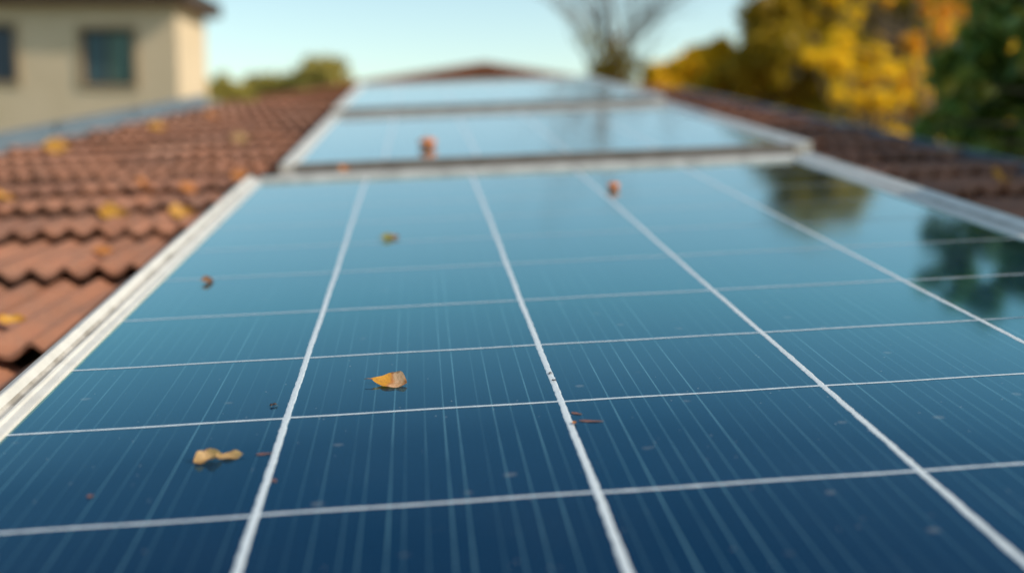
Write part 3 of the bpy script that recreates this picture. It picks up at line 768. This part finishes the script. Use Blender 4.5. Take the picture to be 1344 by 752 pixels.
# big dark olive tree, a golden one behind it closing the gaps
p = at(1060, 150, 15)
crown_tree('hedge', 'long low olive hedge filling in under the trees along the right roof edge', (p.x, 11, 0), 5,
    CL([(x, 165 + (x-960)*.12 + (k%2)*14, 30) for k, x in enumerate(range(965, 1360, 26))] + [(x, 215, 40) for x in range(1080, 1400, 40)], 11, .5, 8), 26000, .09, L_OLIVE, 'hedge', seed=8, r0=.06)
crown_tree('olive_tree', 'tall dark olive green tree with golden tips behind the right roof edge', (p.x, 15, 0), 9,
    CL([(1005,20,50),(1040,60,60),(1090,20,60),(990,90,45),(1060,120,55),(1130,60,60),(1180,10,60),(1160,110,55),(1230,60,70),(1010,-50,50),(1070,-80,60),(1130,-60,60),(1200,-70,60),(1100,-150,55),(1040,-130,45),(1060,-190,40),(1110,-195,38),(1150,-165,32),(1270,-30,60),(1330,60,80),(1330,-60,70),(960,120,35),(1010,140,35),(1100,160,40),(1040,-10,45),(1085,80,50),(1020,65,45),(1240,140,60),(1330,160,80),(1050,172,26),(1100,190,40),(1240,195,40),(1290,200,50),(1180,190,36)], 15, 1.2, 1),
    90000, .12, L_OLIVE, 'tree', seed=1, r0=.22)
p = at(1180, 150, 21)
crown_tree('golden_tree', 'tall golden tree glimpsed through the gaps of the dark olive tree', (p.x, 21, 0), 9,
    CL([(1000,70,50),(1060,40,60),(1120,100,60),(1100,10,60),(1180,60,70),(1040,130,50),(1200,140,60),(1260,60,70),(1260,-30,70),(1180,-40,60),(1330,120,80),(1330,20,80),(960,110,40),(1130,160,50)], 21, 1.5, 6),
    60000, .17, L_YELLOW, 'tree', seed=6, r0=.25)
p = at(900, 150, 17)
crown_tree('golden_shrub', 'low golden yellow shrub between the bare tree and the dark olive tree', (p.x, 17, 0), 5,
    CL([(880,95,26),(910,90,28),(935,75,26),(950,110,32),(905,118,28),(965,80,25),(865,112,20),(925,125,30),(890,125,25),(955,135,30),(850,118,14)], 17, .8, 2), 30000, .12, L_YELLOW, 'shrub', seed=2, r0=.1)
def scatter(n, x0, x1, y0, y1, r0, r1, seed, keep=lambda x, y: True):
    q = random.Random(seed); out = []
    while len(out) < n:
        x, y = q.uniform(x0, x1), q.uniform(y0, y1)
        if keep(x, y): out.append((x, y, q.uniform(r0, r1)))
    return out
p = at(1130, 185, 8.5)
crown_tree('yellow_tree', 'bright yellow autumn sapling close behind the right roof edge', (p.x, 8.5, 0), 6,
    CL(scatter(34, 1060, 1215, 45, 188, 8, 17, 3, lambda x, y: y > 45 + abs(x - 1110)*.25 and y < 120 + (x-1060)*.55), 8.5, .7, 3), 6500, .055, L_YELLOW, 'tree', seed=3, r0=.06)
p = at(1200, 150, 10)
crown_tree('gold_leaved_tree', 'airy gold leaved tree spreading between the dark olive tree and the green bush', (p.x, 10, 0), 7,
    CL(scatter(40, 1090, 1330, -60, 120, 9, 20, 12), 10, 1.0, 12), 7000, .065, L_YELLOW, 'tree', seed=12, r0=.08)
p = at(1220, 150, 7.2)
crown_tree('orange_shrub', 'thin sapling with orange and red leaves at upper right before the gold tree', (p.x, 7.2, 0), 6,
    CL(scatter(15, 1165, 1265, -20, 130, 5, 11, 15), 7.2, .4, 4), 1100, .055, L_ORANGE, 'tree', seed=4, r0=.035)
# green bush at the right roof edge, close and partly in focus
p = at(1400, 300, 3.4)
crown_tree('green_bush', 'dark glossy green bush leaning over the right gutter with a few yellow leaves', (2.62, 3.5, 0), 6,
    CL([(1262,110,34),(1300,60,42),(1330,110,46),(1290,160,36),(1262,185,20),(1340,180,40),(1380,60,60),(1400,140,60),(1310,10,38),(1360,-40,60),(1430,-20,70),(1460,90,70),(1238,205,11),(1290,205,22),(1335,218,22),(1235,160,24),(1262,222,10),(1300,238,14),(1342,246,16),(1262,-50,24),(1290,-95,24),(1250,-90,14),(1335,-70,30),(1330,-130,22),(1300,-140,14),(1400,-100,50)], 3.35, .22, 5)
    + [(2.25,2.9,5.75,.30),(2.5,2.6,6.0,.34),(2.55,2.9,5.4,.32),(2.75,3.2,5.8,.4),(2.9,2.7,5.5,.4)] + [(2.15,1.9,5.8,.30),(2.25,1.5,5.75,.30),(2.2,1.2,5.8,.30),(2.3,.9,5.75,.30),(2.2,.6,5.75,.28),(2.35,2.2,5.7,.32),(2.5,1.4,5.5,.34),(2.1,1.6,5.5,.24),(2.1,1.0,5.5,.24),(2.2,2.5,5.6,.3),(2.75,3.1,4.7,.45),(2.85,3.8,4.3,.5),(2.75,2.2,4.8,.42),(2.8,2.8,4.0,.5)],
    23000, .100, L_GREEN, 'bush', seed=5, r0=.05, shape=1)
# bare tree in the middle
D3 = 16
p = at(803, 110, D3); rnd = random.Random(11)
bt = empty('bare_tree', Matrix.Translation((p.x, D3, 0)), 'nearly bare tree with fine grey branches standing beyond the roof', 'tree')
V, F, tips = [], [], []
trunk = [(0, 0, -.1), (.03, 0, 2.4), (-.03, 0, 4.6), (.0, .02, 6.2), (.03, .02, 6.9)]
tube(V, F, trunk, [.22, .17, .14, .115, .08], 9); pyd('trunk', V, F, TWIG, bt, True)
V, F = [], []
for k in range(10):
    z0 = 5.9 + k*.11; a = k*2.4
    grow(V, F, Vector((0, 0, z0)), Vector((math.cos(a)*.8, math.sin(a)*.8, 1)), .95, .034, 4, rnd, tips, .5, 3, 4, .16, .70)
grow(V, F, Vector((.03, .02, 6.9)), Vector((.02, 0, 1)), 1.4, .055, 4, rnd, tips, .6, 3, 4, .14, .72)
pyd('branches', V, F, TWIG, bt, False)
low = [((math.cos(i)*.55*rnd.random(), math.sin(i)*.4, 6.3 + rnd.random()*.7), .26) for i in range(12)]
V, F = leaf_cloud(low, 1500, .07, 1, np.random.default_rng(3)); fast_mesh('crown', V, F, L_OLIVE, bt)
# far trees at the left
for i, (lb, x, D_, L_) in enumerate([
    ('distant rounded olive green tree touching the near end of the panels row', 412, 45, [(402,104,28),(432,102,27),(418,98,28),(390,118,24),(448,116,20),(420,124,28),(440,125,24)]),
    ('smaller distant green tree left of the rounded one', 360, 48, [(358,116,22),(374,112,20),(342,122,20),(378,125,22),(355,130,22)]),
    ('low distant yellow green tree next to the corner of the beige house', 300, 44, [(288,116,18),(305,122,20),(280,128,20),(320,130,18),(268,122,18),(295,135,20)])]):
    p = at(x, 140, D_)
    crown_tree('distant_tree', lb, (p.x, D_, 0), 8, CL(L_, D_, 1.5, 20+i), 22000, .26, L_FAR, 'tree', 'trees far behind the left roof', seed=20+i, r0=.25)
